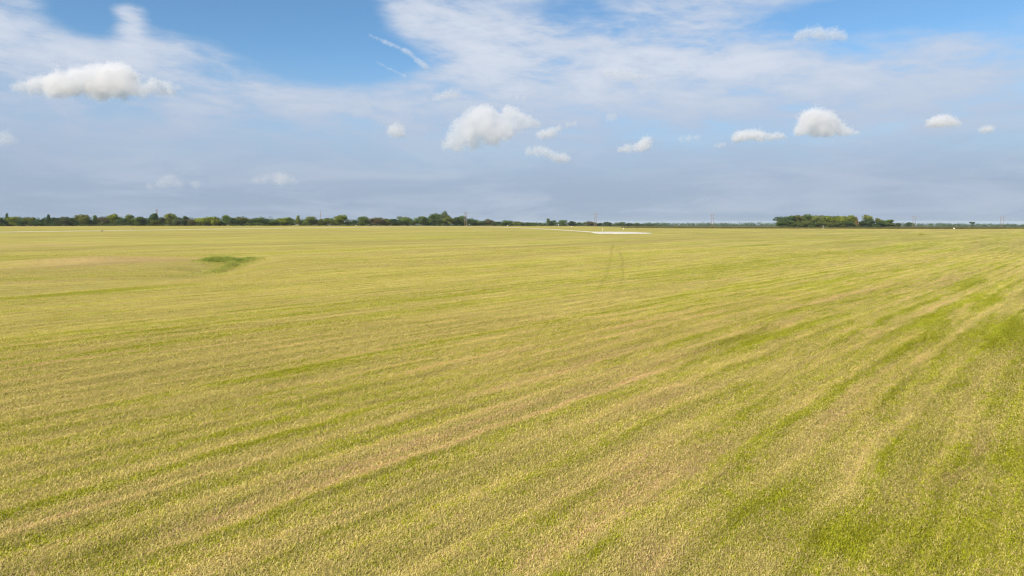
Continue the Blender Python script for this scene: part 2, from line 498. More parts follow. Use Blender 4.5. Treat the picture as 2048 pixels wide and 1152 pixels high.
# ------------------------------------------------------------------ roads and pad
def ribbon(name, pts, half, lift, mat, label, rough_edge=.25):
    """Strip along ground points, following the terrain."""
    P = [Vector((p.x, p.y, 0)) for p in pts]
    dense = []
    for a, b in zip(P[:-1], P[1:]):
        n = max(2, int((b - a).length / 8))
        for k in range(n):
            dense.append(a.lerp(b, k / n))
    dense.append(P[-1])
    for _ in range(6):
        dense = [dense[0]] + [(dense[i - 1] + dense[i] * 2 + dense[i + 1]) / 4 for i in range(1, len(dense) - 1)] + [dense[-1]]
    vs, fs = [], []
    for i, p in enumerate(dense):
        d = (dense[min(i + 1, len(dense) - 1)] - dense[max(i - 1, 0)]).normalized()
        nrm = Vector((-d.y, d.x, 0))
        for s in (-1, -.4, .4, 1):
            q = p + nrm * half * s * (1 + (random.uniform(-rough_edge, rough_edge) if abs(s) == 1 else 0))
            vs.append((q.x, q.y, tz(q.x, q.y) + lift * (1 if abs(s) < 1 else .35)))
    for i in range(len(dense) - 1):
        for k in range(3):
            a = i * 4 + k
            fs += [a, a + 1, a + 5, a + 4]
    me = mesh_np(name, vs, fs, 4)
    if me.polygons[0].normal.z < 0:
        me.flip_normals()
    return tag(new_obj(name, me, mat), label, kind="structure")

ROAD_PX = [(-260, 469), (-100, 466.2), (0, 464.4), (130, 462.8), (203, 461.8), (300, 460.6), (400, 458.8), (550, 456.8), (700, 455.0), (800, 454.0), (880, 453.7), (960, 454.0), (1020, 455.2), (1060, 456.8), (1100, 458.8), (1150, 461.8), (1190, 464.6)]
road_pts = [ground_at(*p) for p in ROAD_PX]
ribbon("gravel_road", road_pts, 2.7, .14, M_road, "pale gravel road crossing the far side of the hay field")
ribbon("field_track", [ground_at(px, py) for px, py in [(-200, 454.6), (0, 452.9), (200, 452.2), (400, 451.6), (600, 451.2), (750, 451.3), (900, 451.8), (1000, 452.6)]], 2.6, .10,
       plain_mat("bleached_track", (.55, .45, .27), .95, .2, .3), "bleached dry track running along the foot of the hedgerow")
def build_pad():
    a, b = ground_at(1183, 465.8), ground_at(1304, 466.9)
    c = (a + b) / 2
    n = 48
    outline = []
    for px, py in [(1180, 464.3), (1215, 464.2), (1250, 464.6), (1280, 465.4), (1306, 466.9), (1285, 467.6), (1250, 467.9), (1225, 467.8), (1200, 467.6), (1186, 466.0)]:
        outline.append(ground_at(px, py))
    bm = bmesh.new()
    pts = []
    for i in range(len(outline)):
        p, q = outline[i], outline[(i + 1) % len(outline)]
        for k in range(6):
            r = p.lerp(q, k / 6)
            r = r + Vector((random.uniform(-.5, .5), random.uniform(-1.2, 1.2), 0))
            pts.append(r)
    cc = sum(pts, Vector()) / len(pts)
    rings = []
    for s, h in ((1.0, .03), (.93, .28), (.5, .34)):
        rings.append([bm.verts.new((cc.x + (p.x - cc.x) * s, cc.y + (p.y - cc.y) * s, tz(cc.x + (p.x - cc.x) * s, cc.y + (p.y - cc.y) * s) + h)) for p in pts])
    cv = bm.verts.new((cc.x, cc.y, tz(cc.x, cc.y) + .36))
    m = len(pts)
    for r0, r1 in zip(rings[:-1], rings[1:]):
        for i in range(m):
            bm.faces.new((r0[i], r0[(i + 1) % m], r1[(i + 1) % m], r1[i]))
    for i in range(m):
        bm.faces.new((rings[-1][i], rings[-1][(i + 1) % m], cv))
    bmesh.ops.recalc_face_normals(bm, faces=bm.faces)
    me = bpy.data.meshes.new("gravel_pad"); bm.to_mesh(me); bm.free()
    if me.polygons[0].normal.z < 0: me.flip_normals()
    tag(new_obj("gravel_pad", me, M_gravel), "bright white gravel pad at the end of the road", kind="structure")
build_pad()

# tyre tracks pressed into the stubble
def track_mat():
    m = bpy.data.materials.new("pressed_stubble"); m.use_nodes = True
    t = m.node_tree; bs = t.nodes['Principled BSDF']
    geo = t.nodes.new('ShaderNodeNewGeometry')
    n = noise(t, geo.outputs['Position'], 1.1, 5.0, .7)
    t.links.new(mix_col(t, n.smooth(.3, .7), (.27, .25, .055), (.21, .21, .04)), bs.inputs['Base Color'])
    bs.inputs['Roughness'].default_value = 1.0
    bs.inputs['Specular IOR Level'].default_value = 0.0
    n2 = noise(t, geo.outputs['Position'], .8, 4.0, .7)
    t.links.new(n2.smooth(.36, .66, 0.0, .28).s, bs.inputs['Alpha'])
    return m
M_track = track_mat()
for nm, pl, half in (("left", [(1226, 488), (1222, 505), (1219, 530), (1214, 548), (1206, 566), (1194, 584)], .22), ("right", [(1239, 497), (1243, 515), (1246, 532), (1248, 548), (1245, 566), (1236, 585), (1224, 605), (1208, 628)], .22)):
    ribbon("tyre_track", [ground_at(*p) for p in pl], half, .02, M_track, nm + "-hand of two dark tyre tracks curving through the stubble", .4)

# ------------------------------------------------------------------ mown grass: small tufts, instanced over the near field
def tuft_mesh(name, nblades, spread, hmin, hmax, width, lie, seed):
    r = random.Random(seed)
    vs, fs, tone = [], [], []
    for b in range(nblades):
        a = r.uniform(0, 2 * math.pi); d = spread * math.sqrt(r.random())
        bx, by = d * math.cos(a), d * math.sin(a)
        h = r.uniform(hmin, hmax)
        ld = r.uniform(0, 2 * math.pi)
        lean = r.uniform(.15, .9)
        if r.random() < lie:
            lean = r.uniform(1.1, 1.45)
            h *= 1.25
        dx, dy = math.cos(ld), math.sin(ld)
        w = width * r.uniform(.7, 1.3)
        wx_, wy_ = -dy * w, dx * w
        z0 = 0.0 if lean < 1 else r.uniform(.005, .04)
        m1 = (bx + dx * h * .5 * math.sin(lean * .7), by + dy * h * .5 * math.sin(lean * .7), z0 + h * .5 * math.cos(lean * .7))
        m2 = (bx + dx * h * math.sin(lean), by + dy * h * math.sin(lean), z0 + h * math.cos(lean))
        i = len(vs)
        vs += [(bx - wx_, by - wy_, z0 - .01), (bx + wx_, by + wy_, z0 - .01), (m1[0] + wx_ * .8, m1[1] + wy_ * .8, m1[2]), (m1[0] - wx_ * .8, m1[1] - wy_ * .8, m1[2]), m2]
        fs += [(i, i + 1, i + 2), (i, i + 2, i + 3), (i + 3, i + 2, i + 4)]
        tone += [r.random()] * 5
    me = mesh_np(name, vs, np.array(fs).ravel(), 3)
    at = me.attributes.new('tone', 'FLOAT', 'POINT')
    at.data.foreach_set('value', np.array(tone, np.float32))
    me.materials.append(M_blade)
    return me

def scatter_group(proto):
    g = bpy.data.node_groups.new("scatter_" + proto.name, 'GeometryNodeTree')
    g.interface.new_socket("Geometry", in_out='INPUT', socket_type='NodeSocketGeometry')
    g.interface.new_socket("Geometry", in_out='OUTPUT', socket_type='NodeSocketGeometry')
    i = g.nodes.new('NodeGroupInput'); o = g.nodes.new('NodeGroupOutput')
    oi = g.nodes.new('GeometryNodeObjectInfo'); oi.inputs['Object'].default_value = proto
    oi.transform_space = 'ORIGINAL'
    ip = g.nodes.new('GeometryNodeInstanceOnPoints')
    ra = g.nodes.new('GeometryNodeInputNamedAttribute'); ra.data_type = 'FLOAT_VECTOR'; ra.inputs[0].default_value = 'rot'
    sa = g.nodes.new('GeometryNodeInputNamedAttribute'); sa.data_type = 'FLOAT_VECTOR'; sa.inputs[0].default_value = 'scl'
    er = g.nodes.new('FunctionNodeEulerToRotation')
    g.links.new(i.outputs[0], ip.inputs['Points'])
    g.links.new(oi.outputs['Geometry'], ip.inputs['Instance'])
    g.links.new(ra.outputs[0], er.inputs[0])
    g.links.new(er.outputs[0], ip.inputs['Rotation'])
    g.links.new(sa.outputs[0], ip.inputs['Scale'])
    g.links.new(ip.outputs[0], o.inputs[0])
    return g

def scatter(name, pts, rot, scl, proto, label):
    me = bpy.data.meshes.new(name)
    me.vertices.add(len(pts)); me.vertices.foreach_set('co', pts.astype(np.float32).ravel())
    for nm, arr in (('rot', rot), ('scl', scl)):
        a = me.attributes.new(nm, 'FLOAT_VECTOR', 'POINT')
        a.data.foreach_set('vector', arr.astype(np.float32).ravel())
    for nm, sp_ in (('fresh', GREEN_SPOTS), ('bare', TAN_SPOTS)):
        a = me.attributes.new(nm, 'FLOAT', 'POINT')
        a.data.foreach_set('value', spot_field(pts[:, 0], pts[:, 1], sp_).astype(np.float32))
    o = new_obj(name, me)
    md = o.modifiers.new('scatter', 'NODES'); md.node_group = scatter_group(proto)
    return tag(o, label, kind="stuff")

def sector_points(n, r0, r1, power, half_deg):
    """Points in a ring sector ahead; density falls off with distance as r**-power."""
    u = rng.random(n)
    e = 2.0 - power
    r = (r0 ** e + u * (r1 ** e - r0 ** e)) ** (1 / e)
    a = (rng.random(n) * 2 - 1) * math.radians(half_deg)
    return r * np.sin(a), r * np.cos(a)

PROTOS = []
for k, args in enumerate([(26, .17, .02, .052, .0038, .80), (30, .20, .018, .05, .0038, .92), (18, .10, .03, .075, .0034, .50), (32, .21, .016, .042, .0040, .88)]):
    PROTOS.append(tuft_mesh("grass_tuft", *args, seed=100 + k))
def place_grass(total, r0, r1, power, half, sc_lo, sc_hi, grow, names):
    x, y = sector_points(total, r0, r1, power, half)
    z = terrain(x, y)
    pick = rng.integers(0, len(PROTOS), total)
    for k, me in enumerate(PROTOS):
        m = pick == k
        n = int(m.sum())
        p = np.stack([x[m], y[m], z[m]], -1)
        rr = np.hypot(p[:, 0], p[:, 1])
        rot = np.stack([rng.normal(0, .06, n), rng.normal(0, .06, n), rng.random(n) * 6.283], -1)
        s = rng.uniform(sc_lo, sc_hi, n) * (1 + grow * (rr - r0) / r0)
        scl = np.stack([s, s, s * rng.uniform(.6, 1.2, n) * row_height(p[:, 0], p[:, 1])], -1)
        # the first tuft of each kind is a real object in the field; the others repeat it
        t0 = PROTO_OBJ.get(k)
        if t0 is None:
            t0 = new_obj("grass_tuft", me)
            t0.location = (float(p[0, 0]), float(p[0, 1]), float(p[0, 2]))
            tag(t0, "short mown tuft of dry and green grass in the foreground stubble", kind="stuff")
            PROTO_OBJ[k] = t0
        scatter("mown_grass", p[1:], rot[1:], scl[1:], t0, names)
PROTO_OBJ = {}
place_grass(210000, 9.0, 42.0, 1.1, 44, .8, 1.5, .10, "short mown hay stubble covering the near field")
place_grass(130000, 42.0, 170.0, 2.3, 42, 1.1, 1.6, .10, "short mown hay stubble covering the middle of the field")

# uncut green grass in the swale
def tall_grass(name, outline_px, n, hmin, hmax, label, seed, cols):
    r = random.Random(seed)
    poly = [ground_at(*p) for p in outline_px]
    xs = [p.x for p in poly]; ys = [p.y for p in poly]
    def inside(x, y):
        c = False
        for i in range(len(poly)):
            a, b = poly[i], poly[i - 1]
            if (a.y > y) != (b.y > y) and x < (b.x - a.x) * (y - a.y) / (b.y - a.y) + a.x:
                c = not c
        return c
    def edge_dist(x, y):
        best = 1e9
        for i in range(len(poly)):
            a, b = poly[i - 1], poly[i]
            ux, uy = b.x - a.x, b.y - a.y
            t = min(1, max(0, ((x - a.x) * ux + (y - a.y) * uy) / (ux * ux + uy * uy + 1e-9)))
            best = min(best, math.hypot(x - a.x - t * ux, (y - a.y - t * uy) * .6))
        return best
    vs, fs, tone = [], [], []
    pts = []
    while len(pts) < n:
        x, y = r.uniform(min(xs), max(xs)), r.uniform(min(ys), max(ys))
        if r.random() < .35 + .65 * (.5 + .5 * math.sin(x * 1.3) * math.sin(y * .5 + x * .4)) and inside(x + r.gauss(0, .8), y + r.gauss(0, 2.2)): pts.append((x, y))
    zs = terrain(np.array([p[0] for p in pts]), np.array([p[1] for p in pts]))
    for (x, y), z in zip(pts, zs):
        patch = .5 + .5 * math.sin(x * .9 + 2) * math.sin(y * .45)
        ed = min(1.0, .30 + edge_dist(x, y) / 1.6) if inside(x, y) else .3
        for b in range(7):
            h = r.uniform(hmin, hmax) * (.55 + .6 * patch) * ed
            a = r.uniform(0, 6.283); lean = r.uniform(.05, .55)
            bx, by = x + r.gauss(0, .13), y + r.gauss(0, .13)
            w = r.uniform(.012, .026)
            dx, dy = math.cos(a), math.sin(a)
            i = len(vs)
            vs += [(bx - dy * w, by + dx * w, z - .02), (bx + dy * w, by - dx * w, z - .02),
                   (bx + dx * h * .35 * lean + dy * w, by + dy * h * .35 * lean - dx * w, z + h * .6), (bx + dx * h * .35 * lean - dy * w, by + dy * h * .35 * lean + dx * w, z + h * .6),
                   (bx + dx * h * lean, by + dy * h * lean, z + h * math.cos(lean))]
            fs += [(i, i + 1, i + 2), (i, i + 2, i + 3), (i + 3, i + 2, i + 4)]
            tone += [min(1, max(0, (.6 * patch + r.uniform(-.2, .6)) * .6 + (1 - ed) * .8))] * 5
    me = mesh_np(name, vs, np.array(fs).ravel(), 3)
    at = me.attributes.new('tone', 'FLOAT', 'POINT'); at.data.foreach_set('value', np.array(tone, np.float32))
    m = bpy.data.materials.new(name); m.use_nodes = True
    t = m.node_tree; t.nodes.clear()
    out = t.nodes.new('ShaderNodeOutputMaterial')
    an = t.nodes.new('ShaderNodeAttribute'); an.attribute_name = 'tone'
    c = mix_col(t, S(t, an.outputs['Fac']), cols[0], cols[1])
    d = t.nodes.new('ShaderNodeBsdfDiffuse'); t.links.new(c, d.inputs[0])
    tr = t.nodes.new('ShaderNodeBsdfTranslucent'); t.links.new(c, tr.inputs[0])
    mx = t.nodes.new('ShaderNodeMixShader'); mx.inputs[0].default_value = .35
    t.links.new(d.outputs[0], mx.inputs[1]); t.links.new(tr.outputs[0], mx.inputs[2])
    t.links.new(mx.outputs[0], out.inputs[0])
    return tag(new_obj(name, me, m), label, kind="stuff")
tall_grass("tall_grass", [(390, 523), (398, 519.5), (420, 518), (440, 519), (458, 517), (480, 518), (500, 516.5), (527, 516.5), (512, 521), (490, 526), (478, 533), (466, 539), (440, 546), (412, 549), (420, 544), (436, 539), (444, 533), (444, 528), (415, 525)],
           2600, .40, .85, "patch of tall uncut green grass in the shallow hollow", 5, ((.25, .33, .045), (.54, .50, .14)))
tall_grass("uncut_tuft", [(1832, 469.8), (1836, 468.6), (1847, 468.6), (1852, 470.2), (1842, 470.6)], 400, .30, .6, "small dark tuft of uncut grass on the far right field", 6, ((.24, .25, .045), (.40, .36, .08)))

# ------------------------------------------------------------------ trees
def leaf_mat(name):
    m = bpy.data.materials.new(name); m.use_nodes = True
    t = m.node_tree; t.nodes.clear()
    out = t.nodes.new('ShaderNodeOutputMaterial')
    info = t.nodes.new('ShaderNodeObjectInfo')
    an = t.nodes.new('ShaderNodeAttribute'); an.attribute_name = 'tone'
    f = S(t, an.outputs['Fac'])
    c = mul_col(t, info.outputs['Color'], f.smooth(0, 1, .62, 1.35))
    d = t.nodes.new('ShaderNodeBsdfDiffuse'); t.links.new(c, d.inputs[0])
    tr = t.nodes.new('ShaderNodeBsdfTranslucent'); t.links.new(c, tr.inputs[0])
    mx = t.nodes.new('ShaderNodeMixShader'); mx.inputs[0].default_value = .25
    t.links.new(d.outputs[0], mx.inputs[1]); t.links.new(tr.outputs[0], mx.inputs[2])
    t.links.new(mx.outputs[0], out.inputs[0])
    return m
M_leaf = leaf_mat("tree_foliage")
M_bark = plain_mat("tree_bark", (.16, .12, .085), .95, .4, 3.0)

def leaf_cloud(blobs, n, size, r, vs, fs, tone):
    """Leaf sprays spread through a set of ellipsoid blobs, most of them near the skin."""
    wts = [b[3] * b[3] for b in blobs]
    btone = [r.uniform(.1, .9) for _ in blobs]
    for _ in range(n):
        k = r.choices(range(len(blobs)), wts)[0]
        bx, by, bz, br, fz = blobs[k]
        while True:
            v = Vector((r.gauss(0, 1), r.gauss(0, 1), r.gauss(0, 1)))
            if v.length > 1e-3: break
        v.normalize()
        rad = br * (r.random() ** .28) * r.uniform(.85, 1.1)
        p = Vector((bx + v.x * rad, by + v.y * rad, bz + v.z * rad * fz))
        nrm = (v + Vector((r.gauss(0, .6), r.gauss(0, .6), r.gauss(0, .6) + .25))).normalized()
        a = nrm.orthogonal().normalized(); b = nrm.cross(a)
        ang = r.uniform(0, 6.283)
        a, b = a * math.cos(ang) + b * math.sin(ang), b * math.cos(ang) - a * math.sin(ang)
        s = size * r.uniform(.6, 1.35)
        i = len(vs)
        vs += [tuple(p - a * s * .5), tuple(p + b * s * .35 + nrm * s * .1), tuple(p + a * s * .55), tuple(p - b * s * .35 + nrm * s * .1)]
        fs.append((i, i + 1, i + 2, i + 3))
        tone += [min(1, max(0, btone[k] * .6 + r.uniform(0, .4)))] * 4

def tree_kind(kind, seed):
    """Unit tree: about 1 tall and 1 wide; returns trunk and crown meshes."""
    r = random.Random(seed)
    blobs = []
    if kind == 'round':
        for _ in range(16):
            a = r.uniform(0, 6.283); d = .30 * math.sqrt(r.random())
            z = r.uniform(.16, .80)
            d *= 1.15 - abs(z - .5) * 1.0
            blobs.append((d * math.cos(a), d * math.sin(a), z, r.uniform(.13, .21), .85))
        blobs.append((0, 0, .55, .28, .95)); trunk_h = .35
    elif kind == 'broad':
        for _ in range(20):
            a = r.uniform(0, 6.283); d = .38 * math.sqrt(r.random())
            z = .18 + r.random() * .62 * (1 - (d / .42) ** 2 * .55)
            blobs.append((d * math.cos(a), d * math.sin(a), z, r.uniform(.11, .18), .95))
        blobs.append((0, 0, .5, .27, 1.1)); trunk_h = .3
    elif kind == 'spiky':
        for _ in range(18):
            z = r.uniform(.2, .9)
            d = .34 * (1 - z * .85) * r.uniform(.3, 1); a = r.uniform(0, 6.283)
            blobs.append((d * math.cos(a), d * math.sin(a), z, r.uniform(.07, .15) * (1.25 - z * .5), 1.15))
        blobs.append((0, 0, .45, .2, 1.6)); trunk_h = .3
    elif kind == 'lollipop':
        for _ in range(14):
            a = r.uniform(0, 6.283); d = .36 * math.sqrt(r.random())
            blobs.append((d * math.cos(a), d * math.sin(a), r.uniform(.66, .88), r.uniform(.10, .16), .75))
        trunk_h = .7
    else:  # shrubby: leafy to the ground
        for _ in range(18):
            a = r.uniform(0, 6.283); d = .38 * math.sqrt(r.random())
            z = .15 + r.random() * .62 * (1 - (d / .45) ** 2 * .5)
            blobs.append((d * math.cos(a), d * math.sin(a), z, r.uniform(.12, .2), .9))
        trunk_h = .2
    vs, fs, tone = [], [], []
    leaf_cloud(blobs, 2000, .072, r, vs, fs, tone)
    crown = mesh_np("crown", vs, np.array(fs).ravel(), 4)
    at = crown.attributes.new('tone', 'FLOAT', 'POINT'); at.data.foreach_set('value', np.array(tone, np.float32))
    crown.materials.append(M_leaf)
    # trunk with limbs
    bm = bmesh.new()
    def limb(p, q, r0, r1, n=6):
        ax = (q - p).normalized(); u = ax.orthogonal().normalized(); w = ax.cross(u)
        a = [bm.verts.new(p + (u * math.cos(6.283 * k / n) + w * math.sin(6.283 * k / n)) * r0) for k in range(n)]
        b = [bm.verts.new(q + (u * math.cos(6.283 * k / n) + w * math.sin(6.283 * k / n)) * r1) for k in range(n)]
        for k in range(n): bm.faces.new((a[k], a[(k + 1) % n], b[(k + 1) % n], b[k]))
        bm.faces.new(b); bm.faces.new(a[::-1])
    top = Vector((r.uniform(-.02, .02), r.uniform(-.02, .02), trunk_h))
    limb(Vector((0, 0, -.03)), top, .032, .022)
    for b in r.sample(blobs, min(7, len(blobs))):
        limb(top - Vector((0, 0, r.uniform(0, trunk_h * .3))), Vector(b[:3]), .014, .004, 5)
    trunk = bpy.data.meshes.new("trunk"); bm.to_mesh(trunk); bm.free()
    trunk.materials.append(M_bark)
    return trunk, crown
KINDS = {}
for kd, cnt in (('round', 5), ('broad', 4), ('spiky', 3), ('lollipop', 2), ('shrubby', 4)):
    KINDS[kd] = [tree_kind(kd, 40 + 10 * len(KINDS) + i) for i in range(cnt)]

TINT = {'bright': (.205, .240, .036), 'olive': (.150, .175, .042), 'mid': (.108, .160, .040), 'dark': (.066, .108, .040), 'grey': (.100, .122, .060),
        'brown': (.150, .130, .062), 'light': (.170, .210, .056), 'rust': (.20, .14, .06)}
LOOK = {'bright': 'bright yellow-green', 'olive': 'olive green', 'mid': 'mid green', 'dark': 'dark green', 'grey': 'grey-green', 'brown': 'brownish', 'light': 'light green', 'rust': 'rust-tinged'}
SHAPE = {'round': 'rounded', 'broad': 'broad-crowned', 'spiky': 'pointed', 'lollipop': 'bare-stemmed', 'shrubby': 'bushy'}

# photograph x, top y, width, shape, tint
HEDGE = [(-60, 433, 22, 'broad', 'mid'), (-38, 431, 20, 'round', 'dark'), (-16, 434, 20, 'shrubby', 'dark'), (4, 434, 16, 'shrubby', 'dark'), (19, 429, 10, 'spiky', 'dark'), (32, 432, 22, 'round', 'bright'), (50, 440, 16, 'shrubby', 'dark'), (64, 434, 18, 'round', 'olive'),
         (78, 437, 18, 'shrubby', 'dark'), (95, 436, 18, 'shrubby', 'dark'), (102, 431, 11, 'spiky', 'dark'), (117, 433, 18, 'shrubby', 'dark'), (134, 432, 24, 'broad', 'grey'), (149, 435, 18, 'shrubby', 'dark'),
         (168, 430, 22, 'round', 'olive'), (184, 434, 18, 'shrubby', 'dark'), (195, 432, 16, 'spiky', 'mid'), (209, 434, 22, 'shrubby', 'brown'), (231, 429, 24, 'round', 'bright'), (246, 435, 18, 'shrubby', 'dark'),
         (264, 430, 20, 'round', 'light'), (279, 432, 18, 'round', 'mid'), (294, 435, 17, 'shrubby', 'dark'), (310, 425.5, 15, 'round', 'dark'), (313, 436, 18, 'shrubby', 'olive'), (328, 432, 20, 'broad', 'grey'),
         (345, 428, 19, 'round', 'bright'), (361, 435, 18, 'shrubby', 'grey'), (374, 433, 14, 'round', 'dark'), (384, 437, 18, 'shrubby', 'brown'), (398, 435.5, 18, 'shrubby', 'bright'),
         (421, 431, 40, 'broad', 'bright'), (441, 438, 14, 'shrubby', 'dark'), (454, 431, 19, 'round', 'mid'), (468, 436, 17, 'shrubby', 'dark'), (486, 430.5, 38, 'broad', 'olive'), (506, 438, 14, 'shrubby', 'dark'), (520, 434, 21, 'round', 'mid'),
         (535, 437, 18, 'shrubby', 'dark'), (548, 436, 19, 'shrubby', 'mid'), (569, 434, 26, 'round', 'bright'), (584, 437, 16, 'shrubby', 'mid'), (598, 433, 13, 'spiky', 'bright'), (609, 439, 14, 'shrubby', 'dark'), (623, 434, 27, 'round', 'light'),
         (640, 439, 14, 'shrubby', 'dark'), (654, 435, 28, 'broad', 'olive'), (682, 431, 30, 'round', 'bright'), (706, 438, 20, 'shrubby', 'dark'), (727, 433.5, 26, 'round', 'mid'), (753, 432.5, 26, 'broad', 'brown'), (773, 437.5, 22, 'shrubby', 'olive'),
         (790, 436, 20, 'shrubby', 'dark'), (808, 432, 24, 'round', 'mid'), (827, 435, 22, 'shrubby', 'mid'), (846, 432, 24, 'round', 'mid'), (860, 436, 18, 'shrubby', 'dark'), (872, 428, 24, 'round', 'mid'), (891, 424, 17, 'round', 'grey'),
         (896, 433, 22, 'shrubby', 'olive'), (912, 432.5, 18, 'shrubby', 'dark'), (925, 432.5, 24, 'round', 'mid'), (941, 436, 20, 'shrubby', 'dark'), (959, 437, 20, 'shrubby', 'mid'), (976, 438.5, 20, 'shrubby', 'brown'), (992, 442, 18, 'shrubby', 'dark'),
         (1013, 440, 24, 'round', 'mid'), (1033, 442, 17, 'shrubby', 'olive'), (1048, 443.5, 17, 'shrubby', 'dark'), (1064, 444, 22, 'broad', 'mid'), (1081, 446, 14, 'shrubby', 'dark'), (1096, 438.5, 12, 'spiky', 'mid'), (1106, 440, 16, 'round', 'dark'), (1125, 440.5, 17, 'round', 'mid'),
         (1143, 442.5, 17, 'round', 'dark'), (1159, 444, 16, 'shrubby', 'mid'), (1178, 440.5, 17, 'broad', 'brown'), (1195, 445, 16, 'shrubby', 'dark'), (1212, 444, 18, 'round', 'dark'), (1228, 446, 16, 'shrubby', 'mid'), (1242, 443.5, 15, 'round', 'mid'),
         (1257, 446, 16, 'shrubby', 'dark'), (1275, 445.5, 18, 'shrubby', 'mid'), (1294, 446.3, 18, 'shrubby', 'dark'), (1312, 446.5, 18, 'shrubby', 'mid')]
GROVE = [(1569, 430.3, 34, 'round', 'dark', 0), (1560, 440, 18, 'shrubby', 'mid', -6), (1593, 431.5, 28, 'round', 'olive', 8), (1583, 440, 22, 'shrubby', 'mid', -8), (1608, 430, 26, 'round', 'mid', 10), (1602, 441, 24, 'shrubby', 'olive', -8), (1624, 432, 26, 'round', 'olive', 8), (1620, 441, 24, 'shrubby', 'mid', -10), (1641, 429.5, 28, 'round', 'olive', 12),
         (1640, 441, 22, 'shrubby', 'olive', -8), (1655, 431, 24, 'round', 'bright', 2), (1668, 433, 24, 'round', 'dark', 12), (1681, 430, 32, 'broad', 'bright', 0), (1670, 442, 24, 'shrubby', 'olive', -9), (1697, 432, 24, 'round', 'bright', 6), (1692, 441, 20, 'shrubby', 'dark', -8), (1708, 435, 15, 'spiky', 'rust', 4), (1716, 441, 22, 'shrubby', 'dark', 6), (1731, 431, 24, 'round', 'olive', 4),
         (1731, 439, 28, 'shrubby', 'dark', -4), (1755, 435, 15, 'round', 'olive', 6), (1767, 438.5, 26, 'round', 'mid', 0), (1752, 442, 24, 'shrubby', 'dark', -6), (1786, 445, 18, 'shrubby', 'grey', 8)]
TREE_COUNT = {}
def plant(px, top, wpx, kind, tint, y, label, group, sink=0.0):
    x = (px - CX) / FPX * y / math.cos(0)
    z = tz(x, y)
    dist = y
    ztop = CAMH + (HOR - top) / FPX * dist
    h = max(1.5, ztop - z)
    w = wpx / FPX * dist
    key = kind
    k = TREE_COUNT.get(key, 0); TREE_COUNT[key] = k + 1
    trunk, crown = KINDS[kind][k % len(KINDS[kind])]
    e = bpy.data.objects.new("tree", None)
    e.empty_display_size = .5
    e.location = (x, y, z - sink)
    e.rotation_euler = (0, 0, random.uniform(0, 6.283))
    s = w * 1.45 / .95
    e.scale = (s, s, h * 1.1 / .97)
    COL.objects.link(e)
    tag(e, label, "tree", group)
    new_obj("trunk", trunk, None, e)
    c = new_obj("crown", crown, None, e)
    j = random.uniform(.88, 1.14)
    b = TINT[tint]
    c.color = (b[0] * j * random.uniform(.95, 1.05), b[1] * j, b[2] * j, 1)
    return e

def row_depth(px):
    return float(np.interp(px, [-250, 0, 400, 700, 870, 1000, 1130, 1250, 1400], [560, 585, 645, 725, 835, 955, 1105, 1255, 1380]))
ORD = ["first", "second", "third", "fourth", "fifth", "sixth", "seventh", "eighth", "ninth", "tenth", "eleventh", "twelfth", "thirteenth", "fourteenth", "fifteenth", "sixteenth", "seventeenth", "eighteenth", "nineteenth", "twentieth",
       "twenty-first", "twenty-second", "twenty-third", "twenty-fourth", "twenty-fifth", "twenty-sixth"]
LAND = [(0, "from the left picture edge"), (318, "right of the leftmost pylon"), (628, "right of the second pylon from left"), (908, "right of the third pylon from left"), (1185, "right of the fourth pylon from left")]
cnt = {}
for px, top, w, kd, tn_ in sorted(HEDGE):
    if px < 0:
        lab = "%s %s tree just beyond the left picture edge" % (LOOK[tn_], SHAPE[kd])
    else:
        li = max(i for i, l in enumerate(LAND) if l[0] <= px)
        n = cnt.get(li, 0); cnt[li] = n + 1
        lab = "%s %s tree in the hedgerow, %s %s" % (LOOK[tn_], SHAPE[kd], ORD[n], LAND[li][1])
    if px == 891:
        lab = "tallest grey-green tree standing above the hedgerow, left of the twin-pole pylon"
    plant(px, top, w, kd, tn_, row_depth(px) + random.uniform(-6, 10), lab, "hedgerow trees beyond the field")
back = [g for g in sorted(GROVE) if g[5] > 0 or g[1] < 436]
frontg = [g for g in sorted(GROVE) if g not in back]
for px, top, w, kd, tn_, dy in sorted(GROVE):
    if (px, top, w, kd, tn_, dy) in back:
        lab = "%s %s tree in the grove, %s from left in its upper row" % (LOOK[tn_], SHAPE[kd], ORD[back.index((px, top, w, kd, tn_, dy))])
    else:
        lab = "%s %s low tree at the grove front, %s from left" % (LOOK[tn_], SHAPE[kd], ORD[frontg.index((px, top, w, kd, tn_, dy))])
    plant(px, top, w, kd, tn_, 742 + dy, lab, "trees of the isolated grove")
plant(1941, 444.6, 10, 'lollipop', 'dark', 1180, "lone flat-topped dark tree standing above the far right woodland", "single trees far off")
plant(1815, 444.8, 14, 'round', 'dark', 1150, "rounded dark tree standing above the far woodland beside the sixth pylon", "single trees far off")

